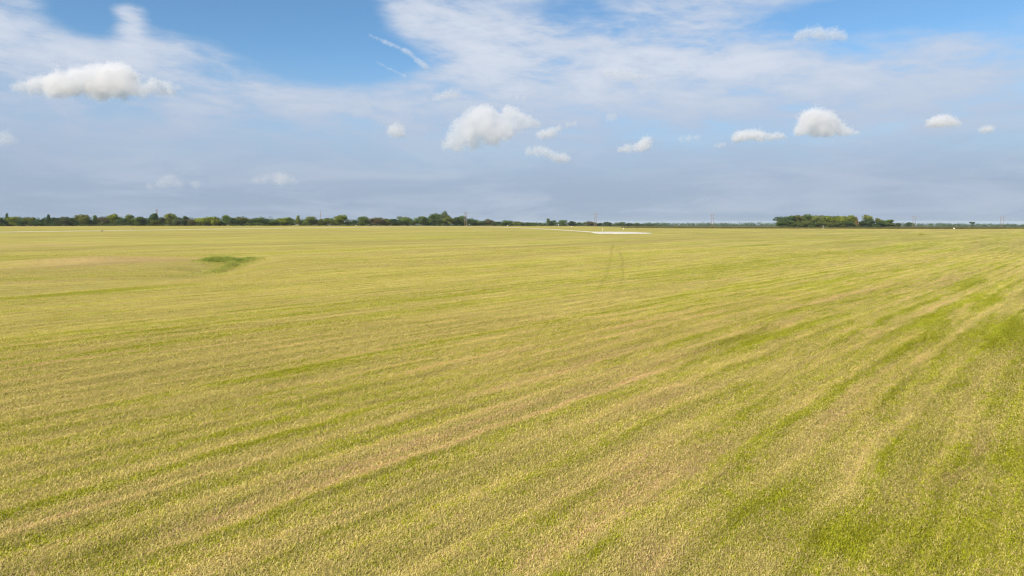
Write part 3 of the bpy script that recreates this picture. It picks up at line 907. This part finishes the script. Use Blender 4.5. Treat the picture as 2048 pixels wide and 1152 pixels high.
# shrubs, brush and far woodland that read as one mass
def brush(name, spots, nleaf, size, label, tint, seed):
    """spots: (x, y, width, height)"""
    r = random.Random(seed)
    vs, fs, tone = [], [], []
    for x, y, w, h in spots:
        z = tz(x, y)
        blobs = []
        for _ in range(5):
            blobs.append((x + r.uniform(-.35, .35) * w, y + r.uniform(-.35, .35) * w, z + r.uniform(.10, .70) * h, r.uniform(.28, .42) * w, min(1.2, h / w * .8)))
        leaf_cloud(blobs, nleaf, size * r.uniform(.8, 1.2), r, vs, fs, tone)
    me = mesh_np(name, vs, np.array(fs).ravel(), 4)
    at = me.attributes.new('tone', 'FLOAT', 'POINT'); at.data.foreach_set('value', np.array(tone, np.float32))
    o = new_obj(name, me, M_leaf)
    o.color = tint + (1,)
    return tag(o, label, kind="stuff")
rr = random.Random(3)
sp = []
px = -250.0
while px < 1330:
    y = row_depth(px) + rr.uniform(-9, 4)
    sp.append(((px - CX) / FPX * y, y, rr.uniform(3.0, 6.0), rr.uniform(1.6, 4.6)))
    px += rr.uniform(2.5, 5.5)
brush("undergrowth", sp, 130, .50, "dark tangled undergrowth along the foot of the hedgerow", (.095, .125, .045), 21)
sp = []
px = -240.0
while px < 1330:
    y = row_depth(px) + rr.uniform(14, 45)
    sp.append(((px - CX) / FPX * y, y, rr.uniform(7, 11), rr.uniform(7.0, 10.0) if px < 960 else rr.uniform(6.0, 8.5)))
    px += rr.uniform(3.2, 6.0)
brush("thicket", sp, 240, .85, "dense dark thicket filling in behind the hedgerow trees", (.098, .145, .052), 22)
sp = []
px = 1290.0
while px < 2330:
    for yy, top in ((1150, 0), (1300, 0), (1500, 0)):
        y = yy + rr.uniform(-50, 50)
        line = float(np.interp(px, [1290, 1400, 1550, 1800, 1850, 1880, 1920, 2048, 2330], [446.5, 446.5, 446, 446.5, 447.5, 446.8, 448.5, 449.3, 449.5]))
        x = (px - CX) / FPX * y
        h = 1.25 * CAMH + (HOR - line + rr.uniform(-.6, 2.0)) / FPX * y - tz(x, y)
        sp.append((x, y, rr.uniform(7, 14), max(3.0, h)))
    px += rr.uniform(5.0, 9.0)
brush("far_woodland", sp, 120, 1.0, "low dark belt of distant woodland along the right horizon", (.098, .146, .074), 23)
sp = []
for px, w in [(x, rr.uniform(3, 6)) for x in np.arange(1556, 1792, 4.5)]:
    y = 732 + rr.uniform(-5, 5)
    sp.append(((px - CX) / FPX * y, y, w, rr.uniform(1.5, 3.8)))
brush("grove_undergrowth", sp, 120, .45, "dark shrubs along the foot of the isolated grove", (.09, .125, .036), 24)

# the rough uncut strip beyond the mown field, on the right
def rough_strip():
    r = random.Random(9)
    me_v, me_f, tone = [], [], []
    edge = [(1240, 640), (1290, 650), (1420, 640), (1560, 632), (1700, 622), (1850, 612), (2000, 603), (2200, 596), (2400, 590)]
    n = 0
    while n < 30000:
        px = r.uniform(1240, 2330)
        y0 = float(np.interp(px, [e[0] for e in edge], [e[1] for e in edge]))
        y = y0 + 110 * r.random() ** 1.6
        if px < 1330 and r.random() > (px - 1240) / 90: 
            n += 1; continue
        x = (px - CX) / FPX * y
        me_v.append((x, y)); n += 1
    P = np.array(me_v)
    Z = terrain(P[:, 0], P[:, 1])
    vs, fs = [], []
    for (x, y), z in zip(P, Z):
        hgt = r.uniform(.5, 1.25); w = r.uniform(.25, .6); a = r.uniform(-.7, .7)
        dx, dy = math.cos(a) * w, math.sin(a) * w
        i = len(vs)
        vs += [(x - dx, y - dy, z - .05), (x + dx, y + dy, z - .05), (x + dx * .6 + r.uniform(-.2, .2), y + dy * .6 + r.uniform(-.3, .3), z + hgt * r.uniform(.7, 1)), (x - dx * .5, y - dy * .5 + r.uniform(-.3, .3), z + hgt)]
        fs.append((i, i + 1, i + 2, i + 3))
        tone += [min(1, max(0, .5 + .5 * math.sin(x * .03) * math.sin(y * .11 + x * .01) + r.uniform(-.25, .25)))] * 4
    me = mesh_np("rough_grass", vs, np.array(fs).ravel(), 4)
    at = me.attributes.new('tone', 'FLOAT', 'POINT'); at.data.foreach_set('value', np.array(tone, np.float32))
    o = new_obj("rough_grass", me, M_leaf); o.color = (.115, .105, .040, 1)
    tag(o, "strip of rough uncut dark grass beyond the mown field on the right", kind="stuff")
rough_strip()

# ------------------------------------------------------------------ transmission line on twin-pole pylons
def tube(bm, p, q, r0, r1, n=8):
    ax = (q - p).normalized(); u = ax.orthogonal().normalized(); w = ax.cross(u)
    a = [bm.verts.new(p + (u * math.cos(6.283185 * k / n) + w * math.sin(6.283185 * k / n)) * r0) for k in range(n)]
    b = [bm.verts.new(q + (u * math.cos(6.283185 * k / n) + w * math.sin(6.283185 * k / n)) * r1) for k in range(n)]
    for k in range(n): bm.faces.new((a[k], a[(k + 1) % n], b[(k + 1) % n], b[k]))
    bm.faces.new(b); bm.faces.new(a[::-1])
def bm_mesh(name, fn, mat):
    bm = bmesh.new(); fn(bm)
    bmesh.ops.recalc_face_normals(bm, faces=bm.faces)
    me = bpy.data.meshes.new(name); bm.to_mesh(me); bm.free()
    me.materials.append(mat)
    return me
PH = 18.5; SEP = 2.5
ME_pole = bm_mesh("pole", lambda bm: tube(bm, Vector((0, 0, -1.5)), Vector((0, 0, PH)), .27, .16, 10), M_wood)
def arm_fn(bm):
    for s in (-.2, .2):
        r = bmesh.ops.create_cube(bm, size=1.0)
        for v in r['verts']: v.co = Vector((v.co.x * 10.4, v.co.y * .12 + s * 1.3, v.co.z * .30))
ME_arm = bm_mesh("crossarm", arm_fn, M_wood)
def brace_fn(bm):
    tube(bm, Vector((-SEP, .22, 10.5)), Vector((SEP, .22, 14.6)), .09, .09, 6)
    tube(bm, Vector((SEP, -.22, 10.5)), Vector((-SEP, -.22, 14.6)), .09, .09, 6)
ME_brace = bm_mesh("cross_brace", brace_fn, M_wood)
def ins_fn(bm):
    tube(bm, Vector((0, 0, 0)), Vector((0, 0, -1.5)), .03, .03, 6)
    for k in range(7):
        tube(bm, Vector((0, 0, -.15 - k * .19)), Vector((0, 0, -.24 - k * .19)), .06, .14, 8)
ME_ins = bm_mesh("insulator", ins_fn, M_metal)
Y0 = 770.0
PYL = []
for k in range(-1, 9):
    PYL.append((Y0 * (-.517 + .2205 * k), Y0 * (1 + .0625 * k)))
line_dir = Vector((.2205, .0625, 0)).normalized()
WHERE = ["standing beyond the left picture edge", "leftmost in view, rising behind a dark tall hedgerow tree", "second from left, rising above a light rounded hedgerow tree", "with two poles in front of the hedgerow, right of the tallest tree",
         "fourth from left, above the end of the gravel road", "fifth from left, alone on the bare horizon left of the grove", "hidden in part behind the isolated grove", "second from the right edge, beyond the grove", "rightmost in view, over the far woodland", "standing beyond the right picture edge"]
ATT = []
for k, (x, y) in enumerate(PYL):
    if k == 6:
        pass
    z = tz(x, y)
    e = bpy.data.objects.new("pylon", None); COL.objects.link(e)
    yaw = math.atan2(line_dir.y, line_dir.x) + math.pi / 2
    if k == 3: yaw -= math.radians(38)
    e.location = (x, y, z); e.rotation_euler = (0, 0, yaw)
    tag(e, "wooden twin-pole pylon " + WHERE[k], "pylon", "pylons of the transmission line")
    for s in (-1, 1):
        o = new_obj("pole", ME_pole, None, e); o.location = (SEP * s, 0, 0)
    o = new_obj("crossarm", ME_arm, None, e); o.location = (0, 0, 16.2)
    new_obj("cross_brace", ME_brace, None, e)
    pts = []
    for s in (-1, 0, 1):
        o = new_obj("insulator", ME_ins, None, e); o.location = (4.9 * s, 0, 16.05)
        pts.append(Vector((x + math.cos(yaw) * 4.9 * s, y + math.sin(yaw) * 4.9 * s, z + 14.55)))
    ATT.append(pts)
for c in range(3):
    bm = bmesh.new()
    for k in range(len(ATT) - 1):
        a, b = ATT[k][c], ATT[k + 1][c]
        prev = a
        for i in range(1, 15):
            t = i / 14
            p = a.lerp(b, t) - Vector((0, 0, 4 * 3.2 * t * (1 - t)))
            tube(bm, prev, p, .03, .03, 4)
            prev = p
    me = bpy.data.meshes.new("power_cable"); bm.to_mesh(me); bm.free()
    o = new_obj("power_cable", me, M_metal)
    tag(o, ["nearest", "middle", "farthest"][c] + " of three thin cables strung between the pylons", "cable", "cables of the transmission line")

# ------------------------------------------------------------------ small things out on the field
def dome_marker(px, py, size, label):
    p = ground_at(px, py)
    e = bpy.data.objects.new("utility_marker", None); COL.objects.link(e)
    e.location = p
    tag(e, label, "marker", "white markers on the field")
    h = size
    def cap(bm):
        prof = [(.50, .28), (.52, .45), (.50, .65), (.43, .83), (.28, .96), (.10, 1.0)]
        n = 14
        rings = [[bm.verts.new((r * h * math.cos(6.283185 * k / n), r * h * math.sin(6.283185 * k / n), z * h)) for k in range(n)] for r, z in prof]
        for a, b in zip(rings[:-1], rings[1:]):
            for k in range(n): bm.faces.new((a[k], a[(k + 1) % n], b[(k + 1) % n], b[k]))
        bm.faces.new(rings[0][::-1]); bm.faces.new(rings[-1])
    new_obj("cap", bm_mesh("cap", cap, M_white), None, e)
    new_obj("post", bm_mesh("post", lambda bm: tube(bm, Vector((0, 0, -.2)), Vector((0, 0, .30 * h)), .22 * h, .22 * h, 10), M_white), None, e)
dome_marker(893, 451.9, 1.25, "white domed marker between the gravel road and the third pylon")
dome_marker(1015, 452.6, 1.2, "white domed marker by the bend of the gravel road")
dome_marker(712, 452.0, .9, "small white domed marker at the hedge foot, leftmost of all")
dome_marker(1143, 454.6, 1.0, "white domed marker beyond the road, left of the fourth pylon")
dome_marker(1247, 458.9, .8, "white domed marker on the grass above the gravel pad")
dome_marker(1908, 458.3, 1.15, "large white domed marker at the far right field edge")

def pipe_post(px, py, h, label):
    p = ground_at(px, py)
    e = bpy.data.objects.new("vent_pipe", None); COL.objects.link(e); e.location = p
    tag(e, label, "post", "white pipes on the field")
    new_obj("pipe", bm_mesh("pipe", lambda bm: tube(bm, Vector((0, 0, -.3)), Vector((0, 0, h)), .09, .09, 10), M_pipe), None, e)
    new_obj("cap", bm_mesh("cap", lambda bm: tube(bm, Vector((0, 0, h - .02)), Vector((0, 0, h + .16)), .19, .12, 10), M_pipe), None, e)
    new_obj("base_collar", bm_mesh("base_collar", lambda bm: tube(bm, Vector((0, 0, -.1)), Vector((0, 0, .3)), .26, .2, 10), M_pipe), None, e)
pipe_post(1646, 458.0, 3.0, "thin white pipe standing upright in front of the grove")
pipe_post(1117, 453.2, 3.2, "thin pale pipe at the hedgerow left of the fourth pylon")
pipe_post(1205, 461.5, 1.6, "short pale pipe beside the near end of the gravel road")

def stone(px, py, s, label, seed):
    p = ground_at(px, py)
    r = random.Random(seed)
    bm = bmesh.new()
    bmesh.ops.create_icosphere(bm, subdivisions=3, radius=1)
    for v in bm.verts:
        n = v.co.copy()
        k = 1 + .18 * math.sin(n.x * 4 + seed) * math.cos(n.y * 3.3) + .12 * math.sin(n.z * 7 + n.x * 5)
        v.co = Vector((n.x * s * k, n.y * s * .8 * k, max(-.3, n.z) * s * .75 * k))
    me = bpy.data.meshes.new("boulder"); bm.to_mesh(me); bm.free()
    for q in me.polygons: q.use_smooth = True
    o = new_obj("boulder", me, M_stone); o.location = p + Vector((0, 0, s * .12))
    tag(o, label, "boulder", "stones by the gravel road")
stone(203, 462.6, .75, "grey boulder on the near edge of the gravel road, left part", 1)
stone(266, 458.2, .55, "small grey boulder on the grass beyond the gravel road", 2)

# ------------------------------------------------------------------ cumulus clouds and contrails (real volumes kilometres away)
def cloud_mat(name, sigma, aniso=0.0):
    m = bpy.data.materials.new(name); m.use_nodes = True
    t = m.node_tree; t.nodes.clear()
    out = t.nodes.new('ShaderNodeOutputMaterial')
    pv = t.nodes.new('ShaderNodeVolumePrincipled')
    pv.inputs['Color'].default_value = (.950, .946, .955, 1)
    pv.inputs['Density'].default_value = sigma
    pv.inputs['Anisotropy'].default_value = aniso
    t.links.new(pv.outputs[0], out.inputs['Volume'])
    return m
def cloud_group(centres, radii, voxel, unit, zflat, mat, seed, noisy):
    """Fog in a box: soft blobs at the puff centres, roughened by noise, cut off at the flat base."""
    g = bpy.data.node_groups.new("puffs_to_cloud", 'GeometryNodeTree')
    g.interface.new_socket("Geometry", in_out='INPUT', socket_type='NodeSocketGeometry')
    g.interface.new_socket("Geometry", in_out='OUTPUT', socket_type='NodeSocketGeometry')
    g.nodes.new('NodeGroupInput'); o = g.nodes.new('NodeGroupOutput')
    pos = g.nodes.new('GeometryNodeInputPosition')
    rm = sum(radii) / len(radii)
    # large warp so the blobs lose their round outline
    wn = g.nodes.new('ShaderNodeTexNoise'); wn.inputs['Scale'].default_value = 1.0 / (rm * 1.6); wn.inputs['Detail'].default_value = 5.0; wn.inputs['Roughness'].default_value = .6
    off = g.nodes.new('ShaderNodeVectorMath'); off.operation = 'ADD'; off.inputs[1].default_value = (seed * 731.0, seed * 97.0, 0)
    g.links.new(pos.outputs[0], off.inputs[0]); g.links.new(off.outputs[0], wn.inputs['Vector'])
    sub = g.nodes.new('ShaderNodeVectorMath'); sub.operation = 'SUBTRACT'; sub.inputs[1].default_value = (.5, .5, .5)
    g.links.new(wn.outputs['Color'], sub.inputs[0])
    mad = g.nodes.new('ShaderNodeVectorMath'); mad.operation = 'MULTIPLY_ADD'
    mad.inputs[1].default_value = (rm * 1.5 * noisy,) * 3
    g.links.new(sub.outputs[0], mad.inputs[0]); g.links.new(pos.outputs[0], mad.inputs[2])
    total = None
    for c, rad in zip(centres, radii):
        d = g.nodes.new('ShaderNodeVectorMath'); d.operation = 'DISTANCE'; d.inputs[1].default_value = tuple(c)
        g.links.new(mad.outputs[0], d.inputs[0])
        q = S(g, d.outputs['Value']) * (1.0 / rad)
        e = (q * q * -1.6).exp()
        total = e if total is None else total + e
    fn = g.nodes.new('ShaderNodeTexNoise'); fn.inputs['Scale'].default_value = 1.0 / (rm * .55); fn.inputs['Detail'].default_value = 6.0; fn.inputs['Roughness'].default_value = .62
    g.links.new(off.outputs[0], fn.inputs['Vector'])
    f = total + (S(g, fn.outputs[0]) - .5) * (1.7 * noisy)
    f = f.smooth(.23, .80)
    if zflat is not None:
        sp_ = g.nodes.new('ShaderNodeSeparateXYZ'); g.links.new(pos.outputs[0], sp_.inputs[0])
        f = f * S(g, sp_.outputs[2]).smooth(zflat - 3 * unit, zflat + 9 * unit)
    vc = g.nodes.new('GeometryNodeVolumeCube')
    C = np.array([list(c) for c in centres]); R = np.array(radii)[:, None]
    lo = (C - R * 1.5).min(0); hi = (C + R * 1.5).max(0)
    vc.inputs['Min'].default_value = tuple(float(v) for v in lo)
    vc.inputs['Max'].default_value = tuple(float(v) for v in hi)
    for ax, nm in enumerate('XYZ'):
        vc.inputs['Resolution ' + nm].default_value = int(min(320, max(8, (hi[ax] - lo[ax]) / voxel)))
    g.links.new(f.s, vc.inputs['Density'])
    sm = g.nodes.new('GeometryNodeSetMaterial'); sm.inputs['Material'].default_value = mat
    g.links.new(vc.outputs[0], sm.inputs[0])
    g.links.new(sm.outputs[0], o.inputs[0])
    return g
def cloud(name, puffs, od, label, dist=None, seed=0, flat=None, cat="cloud", group="cumulus clouds", vox=1.5, noisy=1.0):
    r = random.Random(seed)
    mx = sum(p[0] for p in puffs) / len(puffs)
    base = max(p[1] + p[2] * .7 for p in puffs)
    el = math.asin(pix_dir(mx, base).z)
    D = dist or min(17000.0, 1150.0 / math.tan(max(el, .02)))
    if sum(p[2] for p in puffs) / len(puffs) < 13 and cat == 'cloud':
        puffs = [(a, b, c * 1.2) for a, b, c in puffs]; od *= 1.5
    unit = D / FPX          # metres for one photograph pixel at that distance
    P, R = [], []
    for px, py, rad in puffs:
        d = pix_dir(px, py)
        P.append(d * (D / d.y) + Vector((0, r.uniform(-.5, .5) * rad * unit, CAMH))); R.append(rad * unit * 1.08)
    org = sum(P, Vector()) / len(P)
    zf = None
    if flat:
        d = pix_dir(mx, flat); zf = (d * (D / d.y)).z + CAMH - org.z
    C = [p - org for p in P]
    # the cloud's own outline as light mesh points; the fog is grown from them
    me = bpy.data.meshes.new(name)
    me.from_pydata([tuple(c) for c in C], [], [])
    o = new_obj(name, me); o.location = org
    mat = cloud_mat(name + "_vapour", od * .42 / unit)
    md = o.modifiers.new('volume', 'NODES'); md.node_group = cloud_group(C, R, unit * vox, unit, zf, mat, seed, noisy)
    tag(o, label, cat, group)
    return o
cloud("cloud", [(38, 172, 12), (62, 171, 20), (95, 166, 22), (125, 162, 24), (155, 158, 24), (185, 153, 26), (212, 148, 24), (240, 147, 24), (258, 152, 20), (225, 168, 26), (185, 174, 24), (145, 176, 20), (105, 178, 16), (265, 178, 20), (240, 186, 18), (200, 188, 15), (305, 168, 17), (322, 176, 16), (345, 180, 11), (360, 177, 6), (290, 184, 15)],
      .11, "long flat-based cumulus cloud at the upper left of the sky", seed=1)
cloud("cloud", [(955, 232, 22), (975, 228, 20), (935, 242, 18), (915, 252, 14), (1018, 222, 14), (1032, 230, 16), (1045, 244, 18), (1062, 246, 12), (1074, 252, 9), (1005, 250, 22), (965, 258, 24), (935, 270, 20), (905, 276, 16), (893, 290, 12), (915, 294, 12), (945, 286, 16), (985, 276, 18), (1015, 266, 16)],
      .10, "large lumpy cumulus cloud over the middle of the field", seed=2)
cloud("cloud", [(1612, 238, 20), (1632, 234, 19), (1652, 236, 18), (1668, 248, 17), (1640, 256, 18), (1610, 260, 15), (1596, 264, 10), (1685, 260, 14), (1700, 265, 10), (1712, 267, 6), (1660, 264, 12), (1630, 266, 12)],
      .14, "bright domed cumulus cloud above the isolated grove", seed=3, flat=276)
cloud("cloud", [(1472, 276, 11), (1490, 272, 11), (1510, 269, 11), (1522, 274, 10), (1540, 275, 8), (1555, 273, 8), (1568, 271, 6)], .12, "small low cumulus cloud just left of the bright domed cloud", seed=4, flat=289)
cloud("cloud", [(1430, 292, 4), (1440, 291, 6), (1450, 289, 4)], .08, "tiny wisp of cloud left of the small low cumulus", seed=5)
cloud("cloud", [(1862, 248, 9), (1875, 243, 11), (1888, 241, 12), (1902, 246, 10), (1914, 250, 6)], .11, "small white cloud second from the right edge", seed=6, flat=257)
cloud("cloud", [(1962, 262, 6), (1972, 259, 8), (1983, 259, 7)], .11, "smallest rounded cloud nearest the right edge", seed=7, flat=269)
cloud("cloud", [(1592, 74, 8), (1608, 68, 12), (1628, 68, 13), (1648, 69, 13), (1668, 68, 12), (1684, 74, 9)], .055, "soft flat cloud high at the upper right", seed=8, flat=88)
cloud("cloud", [(1293, 284, 12), (1286, 293, 10), (1270, 295, 8), (1254, 297, 9), (1241, 299, 6)], .09, "small twin-lobed cloud right of centre, low in the sky", seed=9)
cloud("cloud", [(1058, 302, 9), (1076, 301, 10), (1094, 305, 10), (1108, 314, 9), (1124, 316, 11), (1136, 318, 6)], .075, "small pinkish cloud below right of the large lumpy cumulus", seed=10)
cloud("cloud", [(783, 262, 10), (793, 258, 12), (800, 264, 8)], .07, "small soft cloud left of the large lumpy cumulus", seed=11)
cloud("cloud", [(868, 200, 5), (878, 195, 8), (890, 189, 9), (903, 187, 9), (916, 190, 7)], 0.045, "grey cloud scrap above left of the large lumpy cumulus", seed=12)
cloud("cloud", [(1212, 147, 9), (1230, 148, 11), (1250, 150, 11), (1270, 153, 11), (1288, 154, 8), (1302, 156, 5)], 0.034, "thin grey cloud smear high right of centre", seed=13)
cloud("cloud", [(1080, 270, 9), (1095, 268, 10), (1108, 263, 9), (1120, 256, 6), (1136, 250, 6), (1150, 248, 5)], 0.085, "faint trailing cloud touching the right of the large lumpy cumulus", seed=14)
cloud("cloud", [(510, 358, 9), (530, 357, 9), (552, 356, 13), (570, 359, 12), (586, 362, 8)], 0.026, "faint pink cloud low over the left field", seed=15)
cloud("cloud", [(300, 372, 9), (325, 366, 11), (343, 358, 13), (360, 366, 9), (392, 368, 10)], 0.022, "faint pink cloud lowest at the left, over the leftmost pylon", seed=16)
cloud("cloud", [(1020, 192, 4), (1034, 193, 5), (1050, 194, 4), (1062, 193, 3)], 0.080, "thin grey cloud streak above the large lumpy cumulus", seed=17)
cloud("cloud", [(1218, 236, 8), (1228, 234, 8)], 0.034, "faint round puff alone between the grey smear and twin-lobed cloud", seed=18)
cloud("cloud", [(1362, 278, 6), (1378, 276, 7), (1394, 275, 6)], 0.060, "faint small cloud left of the tiny wisp", seed=19)
cloud("cloud", [(-8, 278, 14), (12, 274, 13), (25, 280, 8)], 0.026, "faint cloud cut by the left picture edge", seed=20)
def trail(pts, od, label, seed):
    r = random.Random(seed)
    puffs = []
    for (x0, y0, r0), (x1, y1, r1) in zip(pts[:-1], pts[1:]):
        n = max(1, int(math.hypot(x1 - x0, y1 - y0) / (1.1 * (r0 + r1) / 2)))
        for k in range(n):
            t = k / n
            puffs.append((x0 + (x1 - x0) * t + r.gauss(0, .4), y0 + (y1 - y0) * t + r.gauss(0, .4), (r0 + (r1 - r0) * t) * r.uniform(.75, 1.25)))
    cloud("contrail", puffs, od, label, dist=24000, seed=seed, cat="contrail", group="contrails", vox=1.0, noisy=.8)
trail([(740, 71, 3.4), (775, 86, 4.0), (805, 99, 4.8), (822, 108, 5.5), (840, 126, 6.5), (858, 138, 6)], .12, "longer upper contrail in the blue gap left of centre", 31)
trail([(752, 123, 1.8), (775, 136, 2.6), (805, 150, 3.2), (815, 154, 2.2)], .10, "shorter lower contrail in the blue gap left of centre", 32)

# ------------------------------------------------------------------ the air: pale summer haze over the fields
def haze_box():
    bm = bmesh.new()
    bmesh.ops.create_cube(bm, size=1.0)
    zlo = -130.0; zhi = 26.0
    for v in bm.verts:
        v.co = Vector((v.co.x * 62000, v.co.y * 62000, zlo if v.co.z < 0 else zhi))
    me = bpy.data.meshes.new("haze"); bm.to_mesh(me); bm.free()
    m = bpy.data.materials.new("haze_air"); m.use_nodes = True
    t = m.node_tree; t.nodes.clear()
    out = t.nodes.new('ShaderNodeOutputMaterial')
    pv = t.nodes.new('ShaderNodeVolumePrincipled')
    pv.inputs['Color'].default_value = (.72, .82, .95, 1)
    pv.inputs['Density'].default_value = 0.00005
    t.links.new(pv.outputs[0], out.inputs['Volume'])
    tag(new_obj("haze", me, m), "pale summer haze hanging over the fields", kind="stuff")
haze_box()
